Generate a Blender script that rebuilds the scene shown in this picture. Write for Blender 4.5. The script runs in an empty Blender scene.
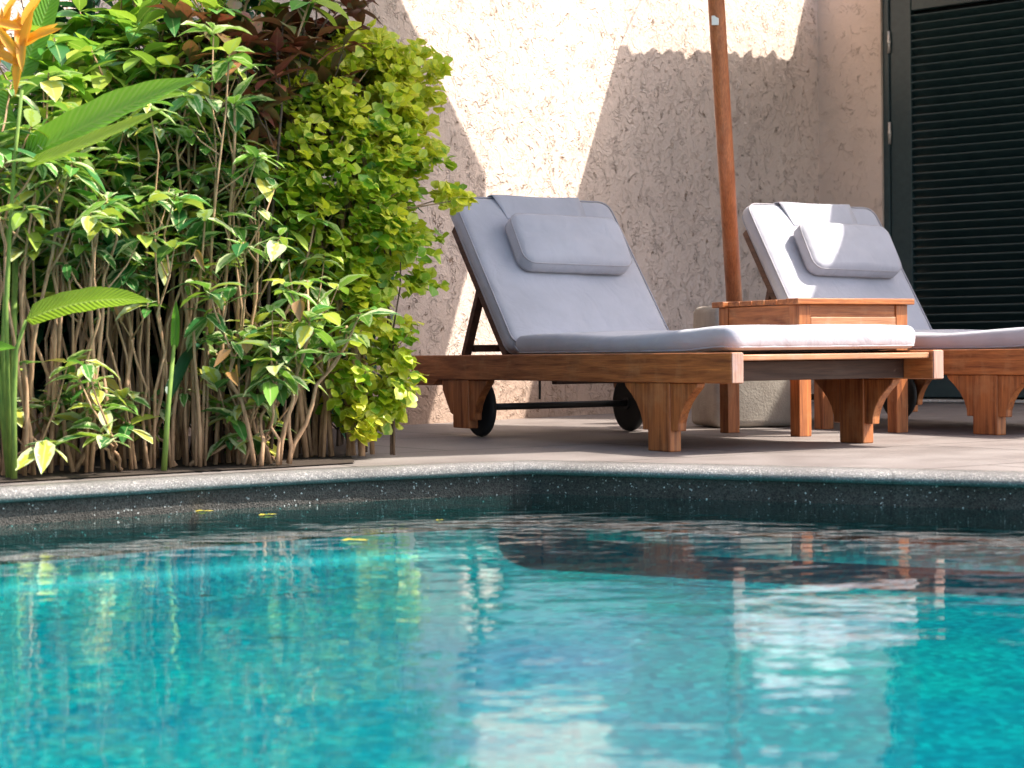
import bpy, bmesh, math, random
from mathutils import Vector, Matrix
random.seed(7)
S = bpy.context.scene
COL = S.collection
R = math.radians

# ------------------------------------------------------------------ helpers
def tag(o, label=None, cat=None, group=None, kind=None):
    if label: o['label'] = label
    if cat: o['category'] = cat
    if group: o['group'] = group
    if kind: o['kind'] = kind
    return o

def empty(name, loc, rz=0, **k):
    o = bpy.data.objects.new(name, None); COL.objects.link(o)
    o.location = loc; o.rotation_euler = (0, 0, rz); o.empty_display_size = .05
    return tag(o, **k)

def obj(name, bm, mats, parent=None, smooth=False, angle=None):
    me = bpy.data.meshes.new(name); bm.to_mesh(me); bm.free()
    if not isinstance(mats, (list, tuple)): mats = [mats]
    for m in mats: me.materials.append(m)
    if smooth:
        for p in me.polygons: p.use_smooth = True
        if angle: me.set_sharp_from_angle(angle=R(angle))
    o = bpy.data.objects.new(name, me); COL.objects.link(o)
    if parent: o.parent = parent
    return o

def add_box(bm, lo, hi, bev=.003, M=None, mi=0, seg=2):
    t = bmesh.new()
    bmesh.ops.create_cube(t, size=1)
    for v in t.verts:
        v.co = Vector([(lo[i]+hi[i])/2 + v.co[i]*(hi[i]-lo[i]) for i in range(3)])
    if bev: bmesh.ops.bevel(t, geom=t.edges[:], offset=bev, segments=seg, affect='EDGES', profile=.5)
    merge(bm, t, M, mi)

def merge(bm, t, M=None, mi=0):
    mp = {}
    for v in t.verts: mp[v] = bm.verts.new(M @ v.co if M else v.co)
    for f in t.faces:
        try:
            nf = bm.faces.new([mp[v] for v in f.verts]); nf.material_index = mi; nf.smooth = f.smooth
        except ValueError: pass
    t.free()

def add_prism(bm, pts, lo, hi, axis='x', bev=.003, M=None):
    """pts in the plane across `axis`; x: (y,z), y: (x,z), z: (x,y)"""
    t = bmesh.new()
    def P(p, h):
        return {'x': (h, p[0], p[1]), 'y': (p[0], h, p[1]), 'z': (p[0], p[1], h)}[axis]
    a = [t.verts.new(P(p, lo)) for p in pts]; b = [t.verts.new(P(p, hi)) for p in pts]
    t.faces.new(a); t.faces.new(b[::-1])
    n = len(pts)
    for i in range(n): t.faces.new([a[i], b[i], b[(i+1) % n], a[(i+1) % n]])
    bmesh.ops.recalc_face_normals(t, faces=t.faces[:])
    if bev: bmesh.ops.bevel(t, geom=t.edges[:], offset=bev, segments=1, affect='EDGES')
    bmesh.ops.triangulate(t, faces=[f for f in t.faces if len(f.verts) > 4])
    merge(bm, t, M)

def add_tube(bm, pts, rad, n=8, cap=True, uvl=None):
    pts = [Vector(p) for p in pts]
    rings = []
    ref = Vector((0.3, 1, 0.2)).normalized()
    for i, p in enumerate(pts):
        d = (pts[min(i+1, len(pts)-1)] - pts[max(i-1, 0)]).normalized()
        u = d.cross(ref)
        if u.length < .1: u = d.cross(Vector((1, 0, 0)))
        u.normalize(); w = d.cross(u)
        r = rad[i] if isinstance(rad, (list, tuple)) else rad
        rings.append([bm.verts.new(p + (u*math.cos(2*math.pi*k/n) + w*math.sin(2*math.pi*k/n))*r) for k in range(n)])
    for a, b in zip(rings, rings[1:]):
        for k in range(n):
            f = bm.faces.new([a[k], a[(k+1) % n], b[(k+1) % n], b[k]]); f.smooth = True
    if cap:
        bm.faces.new(rings[0][::-1]); bm.faces.new(rings[-1])

# ------------------------------------------------------------------ materials
def mat(name, base=(.5, .5, .5), rough=.6, spec=.5):
    m = bpy.data.materials.new(name); m.use_nodes = True
    b = m.node_tree.nodes['Principled BSDF']
    b.inputs['Base Color'].default_value = (*base, 1); b.inputs['Roughness'].default_value = rough
    b.inputs['Specular IOR Level'].default_value = spec
    return m
class N:
    def __init__(s, m): s.t = m.node_tree; s.b = s.t.nodes.get('Principled BSDF'); s.out = s.t.nodes.get('Material Output')
    def n(s, ty, **k):
        x = s.t.nodes.new(ty)
        for a, v in k.items():
            if a in ('ins',):
                for i, j in v.items(): x.inputs[i].default_value = j
            else: setattr(x, a, v)
        return x
    def l(s, a, ai, b, bi): s.t.links.new(a.outputs[ai], b.inputs[bi])
    def coord(s, scale=(1, 1, 1), kind='Object', rot=(0, 0, 0)):
        c = s.n('ShaderNodeTexCoord'); m = s.n('ShaderNodeMapping'); m.inputs['Scale'].default_value = scale
        m.inputs['Rotation'].default_value = rot
        s.l(c, kind, m, 'Vector'); return m
    def noise(s, src, scale, detail=4, rough=.55, dist=0):
        x = s.n('ShaderNodeTexNoise'); x.inputs['Scale'].default_value = scale; x.inputs['Detail'].default_value = detail
        x.inputs['Roughness'].default_value = rough; x.inputs['Distortion'].default_value = dist
        if src: s.l(src, 0, x, 'Vector')
        return x
    def ramp(s, src, si, stops):
        x = s.n('ShaderNodeValToRGB'); e = x.color_ramp.elements
        while len(e) < len(stops): e.new(.5)
        for q, (p, c) in zip(e, stops):
            q.position = p; q.color = (*c, 1) if len(c) == 3 else c
        s.l(src, si, x, 'Fac'); return x
    def math(s, op, a=None, ai=0, b=None, bi=0, v=None, clamp=False):
        x = s.n('ShaderNodeMath'); x.operation = op; x.use_clamp = clamp
        if a: s.l(a, ai, x, 0)
        if b: s.l(b, bi, x, 1)
        elif v is not None: x.inputs[1].default_value = v
        return x
    def mix(s, fac, fi, a, b, mode='MIX'):
        x = s.n('ShaderNodeMix'); x.data_type = 'RGBA'; x.blend_type = mode
        if isinstance(fac, (int, float)): x.inputs[0].default_value = fac
        else: s.l(fac, fi, x, 0)
        for i, q in ((6, a), (7, b)):
            if isinstance(q, tuple) and len(q) == 3: x.inputs[i].default_value = (*q, 1)
            else: s.l(q[0], q[1], x, i)
        return x
    def bump(s, src, si, dist=.01, strength=1, prev=None):
        x = s.n('ShaderNodeBump'); x.inputs['Distance'].default_value = dist; x.inputs['Strength'].default_value = strength
        s.l(src, si, x, 'Height')
        if prev: s.l(prev, 0, x, 'Normal')
        return x

def wood(name, axis, lo=(.15, .037, .012), hi=(.60, .21, .062), rough=.42):
    m = mat(name, rough=rough); g = N(m)
    sc = [9, 9, 9]; sc[axis] = .7
    c = g.coord(sc); w = g.noise(c, 5, 6, .6, .6)
    r = g.ramp(w, 'Fac', [(.28, lo), (.5, tuple((a*.45+b*.55) for a, b in zip(lo, hi))), (.72, hi)])
    sc2 = [60, 60, 60]; sc2[axis] = 2.5
    f = g.noise(g.coord(sc2), 4, 3, .6)
    x = g.mix(.65, 0, (r, 0), (g.ramp(f, 'Fac', [(.3, (.45, .4, .38)), (.6, (1, 1, 1))]), 0), 'MULTIPLY')
    # weathered blotches and small knots
    k = g.noise(g.coord((4, 4, 4)), 2.2, 5, .65)
    y = g.mix(g.ramp(k, 'Fac', [(.52, (0, 0, 0)), (.75, (.55, .55, .55))]), 0, (x, 2), tuple(min(1, v*k_) for v, k_ in zip(hi, (.85, 1.25, 1.9))))
    g.l(y, 2, g.b, 'Base Color')
    g.l(g.bump(f, 'Fac', .0012, .7), 0, g.b, 'Normal')
    rr = g.ramp(w, 'Fac', [(.3, (rough+.15,)*3), (.7, (rough-.08,)*3)]); g.l(rr, 0, g.b, 'Roughness')
    return m
WX, WY, WZ = wood('teak_wood_cross', 0), wood('teak_wood_long', 1), wood('teak_wood_upright', 2)
WD = wood('shaded_teak_wood', 0, (.03, .013, .008), (.075, .03, .016), .55)  # darker teak: shade below the slats put into the colour
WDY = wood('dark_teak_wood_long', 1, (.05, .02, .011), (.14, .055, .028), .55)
WP = wood('pole_wood', 2, (.32, .10, .035), (.56, .20, .075), .38)
WL = wood('sunlit_teak', 0, (.38, .15, .07), (.58, .28, .14), .5)  # paler teak: sunlight put into the colour of foot slat and table rail
WE = wood('teak_end_grain', 2, (.36, .2, .15), (.52, .33, .26), .7)

def fabric(name, base):
    m = mat(name, base, .9, .2); g = N(m)
    a = g.noise(g.coord((1, 1, 1)), 5, 4, .6)
    x = g.ramp(a, 'Fac', [(.3, tuple(v*.9 for v in base)), (.7, tuple(min(1, v*1.06) for v in base))])
    g.l(x, 0, g.b, 'Base Color')
    w1 = g.n('ShaderNodeTexWave', ins={'Scale': 420.0}); w1.bands_direction = 'X'
    g.l(g.coord(), 0, w1, 'Vector')
    fine = g.noise(g.coord(), 650, 2, .5)
    b1 = g.bump(fine, 'Fac', .0006, .6)
    wr = g.noise(g.coord((2, 1, 1.5)), 6, 3, .5, .8)
    b2 = g.bump(wr, 'Fac', .012, .45, b1); g.l(b2, 0, g.b, 'Normal')
    g.b.inputs['Sheen Weight'].default_value = .25
    return m
FAB = fabric('cushion_canvas', (.445, .447, .50))
FABL = fabric('cushion_piping', (.39, .375, .405))
CANV = fabric('parasol_canvas', (.62, .58, .5))
BLACKM = mat('black_metal', (.02, .022, .024), .45)
RUBBER = mat('black_rubber', (.018, .02, .022), .7)
STEEL = mat('brushed_steel', (.6, .56, .5), .35); STEEL.node_tree.nodes['Principled BSDF'].inputs['Metallic'].default_value = .85

def stucco(name, rough_relief=1.0, base=(.74, .60, .515), crack=(.27, .17, .11), fleck=1.0):
    m = mat(name, base, .93, .2); g = N(m)
    c = g.coord()
    # warped coordinate -> wandering trowel ridges
    wn = g.noise(c, 5, 3, .6)
    v = g.n('ShaderNodeVectorMath', operation='MULTIPLY_ADD'); v.inputs[1].default_value = (.28, .28, .28)
    g.l(wn, 'Color', v, 0); g.l(c, 0, v, 2)
    def ridges(scale, wid, stretch=(1, 1, 1), rot=(0, 0, 0)):
        mp = g.n('ShaderNodeMapping'); mp.inputs['Scale'].default_value = stretch; mp.inputs['Rotation'].default_value = rot
        g.l(v, 0, mp, 'Vector')
        n = g.noise(mp, scale, 1.5, .5, 1.2)
        a = g.math('SUBTRACT', n, 0, v=.5); a = g.math('ABSOLUTE', a)
        return g.ramp(a, 0, [(0, (1, 1, 1)), (wid, (0, 0, 0))])
    r1 = ridges(9, .05, (1, 1, .6)); r2 = ridges(19, .06, (.8, 1, 1.3), (0, .6, 0)); 
    mask = g.noise(c, 9, 2, .5)
    mk = g.ramp(mask, 0, [(.48, (0, 0, 0)), (.62, (.8, .8, .8))])
    mk2 = g.ramp(mask, 0, [(.36, (.9, .9, .9)), (.50, (0, 0, 0))])
    a1 = g.mix(1, 0, (r1, 0), (mk, 0), 'MULTIPLY'); a2 = g.mix(1, 0, (r2, 0), (mk2, 0), 'MULTIPLY')
    hh = g.mix(1, 0, (a1, 2), (a2, 2), 'ADD')
    big = g.noise(c, 24, 6, .7)
    b0 = g.bump(big, 0, .014*rough_relief, .8)
    b1 = g.bump(hh, 2, .0085*rough_relief, .9, b0)
    # short gouges where the brown under-coat shows
    gm = g.n('ShaderNodeMapping'); gm.inputs['Scale'].default_value = (1.6, 1, .8); gm.inputs['Rotation'].default_value = (0, .7, 0)
    g.l(v, 0, gm, 'Vector')
    gn = g.noise(gm, 10, 2.5, .6, 1.8)
    ga = g.math('ABSOLUTE', g.math('SUBTRACT', gn, 0, v=.52))
    gl = g.ramp(ga, 0, [(0, (1, 1, 1)), (.007, (1, 1, 1)), (.016, (0, 0, 0))])
    gmask = g.noise(c, 13, 2, .5); gk = g.ramp(gmask, 0, [(.545, (0, 0, 0)), (.58, (1, 1, 1))])
    go = g.mix(1, 0, (gl, 0), (gk, 0), 'MULTIPLY')
    b2 = g.bump(go, 2, -.012*rough_relief, .9, b1)
    g.l(b2, 0, g.b, 'Normal')
    tone = g.noise(c, 1.6, 5, .6)
    t = g.ramp(tone, 0, [(.3, tuple(x*.88 for x in base)), (.7, tuple(x*1.08 for x in base))])
    # damp and splash dirt near the ground, faint runs
    sz = g.n('ShaderNodeSeparateXYZ'); g.l(c, 0, sz, 0)
    dz = g.math('ADD', sz, 2, g.math('MULTIPLY', tone, 0, v=-.35), 0)
    dirt = g.ramp(dz, 0, [(-.0, (.5, .42, .36)), (.14, (1, 1, 1))])
    t0 = g.mix(.75, 0, (t, 0), (dirt, 0), 'MULTIPLY'); 
    f = g.math('MULTIPLY', go, 2, v=.85*fleck)
    x = g.mix(f, 0, (t0, 2), crack)
    g.l(x, 2, g.b, 'Base Color')
    return m
STUC = stucco('rough_stucco', 1.0)
STUC2 = stucco('smooth_plaster', .35, (.72, .56, .455), (.42, .29, .21), .5)

def deckm():
    m = mat('deck_stone', (.3, .25, .22), .6); g = N(m); c = g.coord()
    a = g.noise(c, 3.5, 6, .6); b = g.noise(c, 140, 3, .6)
    x = g.ramp(a, 0, [(.3, (.17, .145, .135)), (.5, (.225, .195, .182)), (.72, (.28, .25, .235))])
    y = g.mix(.5, 0, (x, 0), (g.ramp(b, 0, [(.35, (.6, .6, .6)), (.6, (1.0, 1.0, 1.0))]), 0), 'MULTIPLY')
    br = g.n('ShaderNodeTexBrick', ins={'Scale': 1.0, 'Mortar Size': .006, 'Brick Width': 1.2, 'Row Height': .8,
             'Color1': (1, 1, 1, 1), 'Color2': (.9, .9, .9, 1), 'Mortar': (.3, .28, .27, 1)})
    g.l(g.coord(rot=(0, 0, R(-34))), 0, br, 'Vector')
    z = g.mix(1, 0, (y, 2), (br, 0), 'MULTIPLY')
    g.l(z, 2, g.b, 'Base Color')
    g.l(g.bump(b, 0, .0015, .6), 0, g.b, 'Normal')
    g.l(g.ramp(a, 0, [(.3, (.5,)*3), (.7, (.75,)*3)]), 0, g.b, 'Roughness')
    return m
DECK = deckm()
def granite(name, lo, hi, spk, sc=260, rough=.5, th=.9, spec=.5):
    m = mat(name, lo, rough, spec); g = N(m); c = g.coord()
    a = g.n('ShaderNodeTexVoronoi', ins={'Scale': sc}); g.l(c, 0, a, 'Vector')
    s = g.n('ShaderNodeSeparateColor'); g.l(a, 'Color', s, 0)
    x = g.ramp(s, 0, [(0, lo), (th-.12, hi), (th, hi), (min(.999, th+.04), spk)])
    st = g.noise(g.coord((1, 1, 3)), 2.5, 6, .65)
    x2 = g.mix(1, 0, (x, 0), (g.ramp(st, 0, [(.32, (.62, .60, .57)), (.62, (1.08, 1.06, 1.04))]), 0), 'MULTIPLY')
    sp = g.n('ShaderNodeSeparateXYZ'); g.l(c, 0, sp, 0)
    jt = g.math('FRACT', g.math('MULTIPLY', sp, 0, v=1.1))
    x3 = g.mix(g.ramp(jt, 0, [(.002, (.7, .7, .7)), (.005, (0, 0, 0))]), 0, (x2, 2), tuple(v*.4 for v in lo))
    g.l(x3, 2, g.b, 'Base Color'); g.l(g.bump(a, 'Distance', .003, .8), 0, g.b, 'Normal')
    return m
COPE = granite('pebble_coping', (.10, .10, .10), (.24, .235, .235), (.48, .47, .45), 420, .4)
PWALL = granite('wet_granite', (.03, .028, .026), (.085, .08, .075), (.6, .65, .65), 300, .65, .984, .12)

def tilem():
    m = mat('teal_mosaic', (.0, .3, .3), .5); g = N(m)
    c = g.coord()
    sn = g.n('ShaderNodeVectorMath', operation='SNAP'); sn.inputs[1].default_value = (.014, .014, .014); g.l(c, 0, sn, 0)
    wn = g.n('ShaderNodeTexWhiteNoise'); g.l(sn, 0, wn, 'Vector')
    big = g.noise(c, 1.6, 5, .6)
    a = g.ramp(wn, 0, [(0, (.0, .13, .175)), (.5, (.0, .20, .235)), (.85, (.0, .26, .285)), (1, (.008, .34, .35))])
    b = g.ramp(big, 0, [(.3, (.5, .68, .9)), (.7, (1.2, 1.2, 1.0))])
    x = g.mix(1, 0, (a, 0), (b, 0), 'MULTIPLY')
    g.l(x, 2, g.b, 'Base Color')
    return m
TILE = tilem()

def waterm():
    m = bpy.data.materials.new('pool_water'); m.use_nodes = True; g = N(m); g.t.nodes.remove(g.b)
    c = g.coord((.75, 1.25, 1), rot=(0, 0, R(8)))
    a = g.noise(c, 3.2, 2, .5, .4); b = g.noise(c, 10, 2, .5, .3); d = g.noise(c, 34, 2, .5, .0)
    b1 = g.bump(a, 0, .0035, 1); b2 = g.bump(b, 0, .0017, 1, b1); b3 = g.bump(d, 0, .00022, 1, b2)
    fr = g.n('ShaderNodeFresnel', ins={'IOR': 1.45}); g.l(b3, 0, fr, 'Normal')
    gl = g.n('ShaderNodeBsdfAnisotropic'); gl.inputs['Roughness'].default_value = .015; g.l(b3, 0, gl, 'Normal')
    gl.inputs['Color'].default_value = (1, 1, 1, 1)
    tr = g.n('ShaderNodeBsdfTransparent'); tr.inputs['Color'].default_value = (.30, .95, .97, 1)
    mx = g.n('ShaderNodeMixShader'); g.l(fr, 0, mx, 0); g.l(tr, 0, mx, 1); g.l(gl, 0, mx, 2)
    g.l(mx, 0, g.out, 'Surface')
    return m
WATER = waterm()

def leafm(name, cols, edge=None, rib=(.30, .42, .12), trans=.35, rough=.38, tcol=(.25, .45, .03), blotch=None, veins=0):
    m = mat(name, rough=rough); g = N(m)
    geo = g.n('ShaderNodeNewGeometry')
    st = [(i/(len(cols)-1) if len(cols) > 1 else 0, c) for i, c in enumerate(cols)]
    r = g.ramp(geo, 'Random Per Island', st)
    uv = g.n('ShaderNodeTexCoord'); sx = g.n('ShaderNodeSeparateXYZ'); g.l(uv, 'UV', sx, 0)
    ac = g.math('ABSOLUTE', g.math('SUBTRACT', sx, 0, v=.5))     # 0 mid .. .5 edge
    cur = (r, 0)
    no = g.noise(g.coord(), 60, 3, .6)
    if edge:
        e = g.math('ADD', ac, 0, g.math('MULTIPLY', g.math('SUBTRACT', no, 0, v=.5), 0, v=.7), 0)
        # how strongly a leaf is variegated differs leaf by leaf
        e2 = g.math('ADD', e, 0, g.math('MULTIPLY', g.math('SUBTRACT', g.math('FRACT', g.math('MULTIPLY', geo, 'Random Per Island', v=17.3)), 0, v=.62), 0, v=.6), 0)
        x = g.mix(g.ramp(e2, 0, [(.30, (0, 0, 0)), (.38, (1, 1, 1))]), 0, cur, edge); cur = (x, 2)
    if blotch:
        x = g.mix(g.ramp(no, 0, [(.55, (0, 0, 0)), (.68, (1, 1, 1))]), 0, cur, blotch); cur = (x, 2)
    x = g.mix(g.ramp(ac, 0, [(.02, (.8, .8, .8)), (.055, (0, 0, 0))]), 0, cur, rib); cur = (x, 2)
    if veins:
        vv = g.math('ADD', g.math('MULTIPLY', sx, 1, v=veins), 0, g.math('MULTIPLY', ac, 0, v=-veins*.25), 0)
        s_ = g.math('SINE', vv)
        x = g.mix(g.ramp(s_, 0, [(.2, (0, 0, 0)), (1, (.14, .14, .14))]), 0, cur, rib); cur = (x, 2)
        g.l(g.bump(s_, 0, .0015, .6), 0, g.b, 'Normal')
    g.l(cur[0], cur[1], g.b, 'Base Color')
    tl = g.n('ShaderNodeBsdfTranslucent')
    tm = g.mix(.5, 0, cur, tcol); g.l(tm, 2, tl, 'Color')
    mx = g.n('ShaderNodeMixShader'); mx.inputs[0].default_value = trans
    g.l(g.b, 0, mx, 1); g.l(tl, 0, mx, 2); g.l(mx, 0, g.out, 'Surface')
    return m
L_HEL = leafm('heliconia_leaf', [(.08, .26, .02), (.15, .38, .025)], rib=(.22, .42, .06), trans=.4, rough=.3, tcol=(.35, .6, .02), veins=150)
L_HEL2 = leafm('heliconia_leaf_bright', [(.20, .36, .02), (.28, .42, .03)], rib=(.35, .5, .08), trans=.45, rough=.3, tcol=(.5, .65, .02), veins=150)
L_CANE = leafm('cane_leaf', [(.02, .11, .04), (.05, .20, .05), (.09, .28, .05), (.22, .40, .06), (.46, .52, .07), (.6, .52, .10)], edge=(.55, .62, .34), rib=(.4, .5, .22))
L_YEL2 = leafm('yellow_new_leaf', [(.40, .52, .03), (.58, .62, .03), (.70, .68, .05), (.22, .42, .03)], edge=(.75, .72, .12), rib=(.35, .5, .07), trans=.42, tcol=(.7, .7, .03))
L_CANE2 = leafm('broad_leaf', [(.02, .10, .03), (.05, .20, .04), (.10, .32, .05), (.30, .46, .06), (.46, .52, .08)], rib=(.35, .48, .15), trans=.4, tcol=(.4, .6, .03))
L_DARK = leafm('dark_leaf', [(.008, .045, .022), (.015, .075, .035), (.03, .11, .04)], rib=(.04, .12, .05), trans=.2, tcol=(.05, .25, .03))
L_RED = leafm('bronze_leaf', [(.09, .025, .02), (.20, .07, .035), (.05, .11, .03), (.32, .13, .06)], rib=(.22, .08, .06), trans=.22, tcol=(.35, .08, .03), blotch=(.055, .10, .03))
L_YEL = leafm('golden_leaf', [(.08, .27, .02), (.18, .42, .025), (.42, .55, .03), (.60, .62, .04)], edge=(.60, .68, .12), rib=(.3, .42, .07), trans=.5, tcol=(.55, .6, .02))
L_FLOWER = leafm('orange_bract', [(.75, .27, .015), (.82, .42, .03)], rib=(.8, .5, .05), trans=.35, tcol=(.9, .5, .02))
L_DRY = leafm('dry_leaf', [(.38, .26, .10), (.30, .14, .05), (.5, .42, .08)], rib=(.3, .2, .1), trans=.25, tcol=(.5, .3, .05))
L_FLOAT = leafm('fallen_yellow_leaf', [(.62, .48, .04), (.6, .55, .1)], rib=(.6, .5, .2), trans=.2)
L_STRAP = leafm('strap_leaf', [(.02, .05, .02), (.045, .09, .03), (.09, .04, .03)], rib=(.1, .12, .05), trans=.2)
def bark(name, a, b):
    m = mat(name, a, .8); g = N(m)
    n = g.noise(g.coord((60, 60, 12)), 2, 4, .6)
    g.l(g.ramp(n, 0, [(.3, a), (.7, b)]), 0, g.b, 'Base Color'); g.l(g.bump(n, 0, .002, .6), 0, g.b, 'Normal')
    return m
BARK = bark('tan_cane_bark', (.24, .135, .07), (.52, .34, .20))
BARKD = bark('dark_twig_bark', (.05, .035, .025), (.14, .09, .055))
GREENST = bark('green_stalk', (.09, .17, .03), (.20, .30, .05))
SOIL = bark('garden_soil', (.02, .014, .01), (.06, .04, .028))

# door paint
def paint():
    m = mat('dark_green_paint', (.012, .026, .026), .38); g = N(m)
    n = g.noise(g.coord((1, 1, 1)), 30, 4, .6)
    g.l(g.ramp(n, 0, [(.3, (.012, .032, .036)), (.7, (.022, .048, .050))]), 0, g.b, 'Base Color')
    return m
PAINT = paint()

# ------------------------------------------------------------------ camera
HC, PITCH, ROLL, F = .297, .0168, .0115, 1846.2
cam = bpy.data.cameras.new('camera'); co = bpy.data.objects.new('camera', cam); COL.objects.link(co)
fw = Vector((0, math.cos(PITCH), -math.sin(PITCH))); up0 = Vector((0, math.sin(PITCH), math.cos(PITCH))); r0 = Vector((1, 0, 0))
rt = r0*math.cos(ROLL) - up0*math.sin(ROLL); up = r0*math.sin(ROLL) + up0*math.cos(ROLL)
mw = Matrix.Identity(4)
for i in range(3): mw[i][0], mw[i][1], mw[i][2] = rt[i], up[i], -fw[i]
mw[2][3] = HC; co.matrix_world = mw
cam.lens = F/1024*36; cam.sensor_width = 36; cam.clip_start = .05; cam.clip_end = 800
cam.dof.use_dof = True; cam.dof.focus_distance = 6.0; cam.dof.aperture_fstop = 5.6
S.camera = co

# ------------------------------------------------------------------ light
EL, AZ = 52, -7
w = bpy.data.worlds.new('World'); S.world = w; w.use_nodes = True
sk = w.node_tree.nodes.new('ShaderNodeTexSky'); sk.sky_type = 'NISHITA'; sk.sun_disc = False
sd = Vector((math.cos(R(AZ))*math.cos(R(EL)), math.sin(R(AZ))*math.cos(R(EL)), math.sin(R(EL))))
sk.air_density = 1.0; sk.dust_density = 3.5; sk.ozone_density = .4
sk.sun_elevation = R(EL); sk.sun_rotation = math.atan2(sd.x, sd.y)
bg = w.node_tree.nodes['Background']; bg.inputs['Strength'].default_value = .15
w.node_tree.links.new(sk.outputs[0], bg.inputs[0])
sl = bpy.data.lights.new('sun', 'SUN'); sl.energy = 3.7; sl.angle = R(.5); sl.color = (1, .92, .82)
so = bpy.data.objects.new('sun', sl); COL.objects.link(so); so.rotation_euler = sd.to_track_quat('Z', 'Y').to_euler()
so.location = sd*20
S.view_settings.view_transform = 'Standard'; S.view_settings.look = 'None'; S.view_settings.exposure = 1.4; S.view_settings.gamma = 1
S.render.engine = 'CYCLES'
S.cycles.max_bounces = 10; S.cycles.transparent_max_bounces = 16; S.cycles.diffuse_bounces = 4
S.cycles.caustics_reflective = False; S.cycles.caustics_refractive = False

# ------------------------------------------------------------------ ground, pool
WATER_Z, FLOOR_Z = -.082, -.28
edge = [(-8.2, -1.62), (-1.6, 3.815), (-1.16, 4.18), (-.87, 4.42), (-.70, 4.56), (-.52, 4.685), (-.36, 4.78), (-.17, 4.87), (.05, 4.96), (6.9, .83)]
pool = edge + [(6.9, -6), (-8.2, -6)]
def offset(poly, o):
    out = []; n = len(poly)
    for i in range(n):
        a, b, c = Vector(poly[i-1]), Vector(poly[i]), Vector(poly[(i+1) % n])
        d1 = (b-a).normalized(); d2 = (c-b).normalized()
        n1 = Vector((-d1.y, d1.x)); n2 = Vector((-d2.y, d2.x))      # polygon runs clockwise: left is outside
        m_ = (n1+n2).normalized(); k = o/max(.3, m_.dot(n1))
        out.append(tuple(b + m_*k))
    return out
def ring(name, outer, inner, z, m, **k):
    bm = bmesh.new()
    for loop in (outer, inner):
        vs = [bm.verts.new((*p, z)) for p in loop]
        for i in range(len(vs)): bm.edges.new((vs[i-1], vs[i]))
    bmesh.ops.triangle_fill(bm, use_beauty=True, edges=bm.edges[:])
    bmesh.ops.recalc_face_normals(bm, faces=bm.faces[:])
    if sum(f.normal.z for f in bm.faces) < 0: bmesh.ops.reverse_faces(bm, faces=bm.faces[:])
    return tag(obj(name, bm, m), **k)
def sheet(name, poly, z, m, **k):
    bm = bmesh.new(); f = bm.faces.new([bm.verts.new((*p, z)) for p in poly])
    if f.normal.z < 0: f.normal_flip()
    bm.normal_update()
    if f.normal.z < 0: f.normal_flip()
    return tag(obj(name, bm, m), **k)
sq = lambda s, cy=0: [(-s, -s+cy), (s, -s+cy), (s, s+cy), (-s, s+cy)]
GRASSG = bark('lawn_ground', (.03, .06, .02), (.06, .10, .03))
ring('deck', sq(13.9, 4), offset(pool, .07), 0, DECK, kind='structure')
ring('ground', sq(400), sq(13.5, 4), -.006, GRASSG, kind='structure')
# coping with bullnose
prof = [(.02, -.029), (-.006, -.029), (-.016, -.024), (-.020, -.018), (-.018, -.008), (-.010, -.001), (.002, .003), (.03, .004), (.075, .004), (.075, -.03)]
bm = bmesh.new(); rows = [[bm.verts.new((*p, z)) for p in offset(pool, o)] for o, z in prof]
for a, b in zip(rows, rows[1:]):
    for i in range(len(a)):
        f = bm.faces.new([a[i-1], a[i], b[i], b[i-1]]); f.smooth = True
bmesh.ops.recalc_face_normals(bm, faces=bm.faces[:])
tag(obj('pool_coping', bm, COPE), kind='structure')
def poolwall(name, z0, z1, o, m):
    bm = bmesh.new(); q = offset(pool, o)
    a = [bm.verts.new((*p, z0)) for p in q]; b = [bm.verts.new((*p, z1)) for p in q]
    for i in range(len(a)): bm.faces.new([a[i-1], b[i-1], b[i], a[i]])
    tag(obj(name, bm, m), kind='structure')
poolwall('pool_wall', -.175, -.030, .006, PWALL)
bm = bmesh.new(); rows = [[bm.verts.new((*p, z)) for p in offset(pool, o)] for o, z in ((.004, -.17), (-.0, -.20), (-.01, -.225), (-.03, -.245), (-.065, -.262), (-.11, -.274), (-.17, FLOOR_Z+.001))]
for a, b in zip(rows, rows[1:]):
    for i in range(len(a)): f = bm.faces.new([a[i-1], a[i], b[i], b[i-1]]); f.smooth = True
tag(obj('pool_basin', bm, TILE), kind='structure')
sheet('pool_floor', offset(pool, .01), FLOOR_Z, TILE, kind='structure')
sheet('water', offset(pool, .0055), WATER_Z, WATER, kind='structure')

# planting bed behind the coping
bed_in = offset(edge[:-1], .0)
bo = offset(pool, .195)
bed = [bo[0], bo[1], bo[2], bo[3], bo[4], bo[5], (-.43, 5.02), (-.50, 5.6), (-.58, 7.5), (-5.2, 1.9+1.2), (-9, -1.6)]
bm = bmesh.new()
vs = [bm.verts.new((*p, .004)) for p in bed]; es = [bm.edges.new((vs[i-1], vs[i])) for i in range(len(vs))]
bmesh.ops.triangle_fill(bm, use_beauty=True, edges=es)
bmesh.ops.recalc_face_normals(bm, faces=bm.faces[:])
if sum(f.normal.z for f in bm.faces) < 0: bmesh.ops.reverse_faces(bm, faces=bm.faces[:])
tag(obj('soil_bed', bm, SOIL), kind='structure')

# ------------------------------------------------------------------ walls
CX, CY = 1.75, 10.46
A = R(51)
mv = Vector((math.cos(A), math.sin(A), 0)); nv = Vector((math.sin(A), -math.cos(A), 0))
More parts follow.
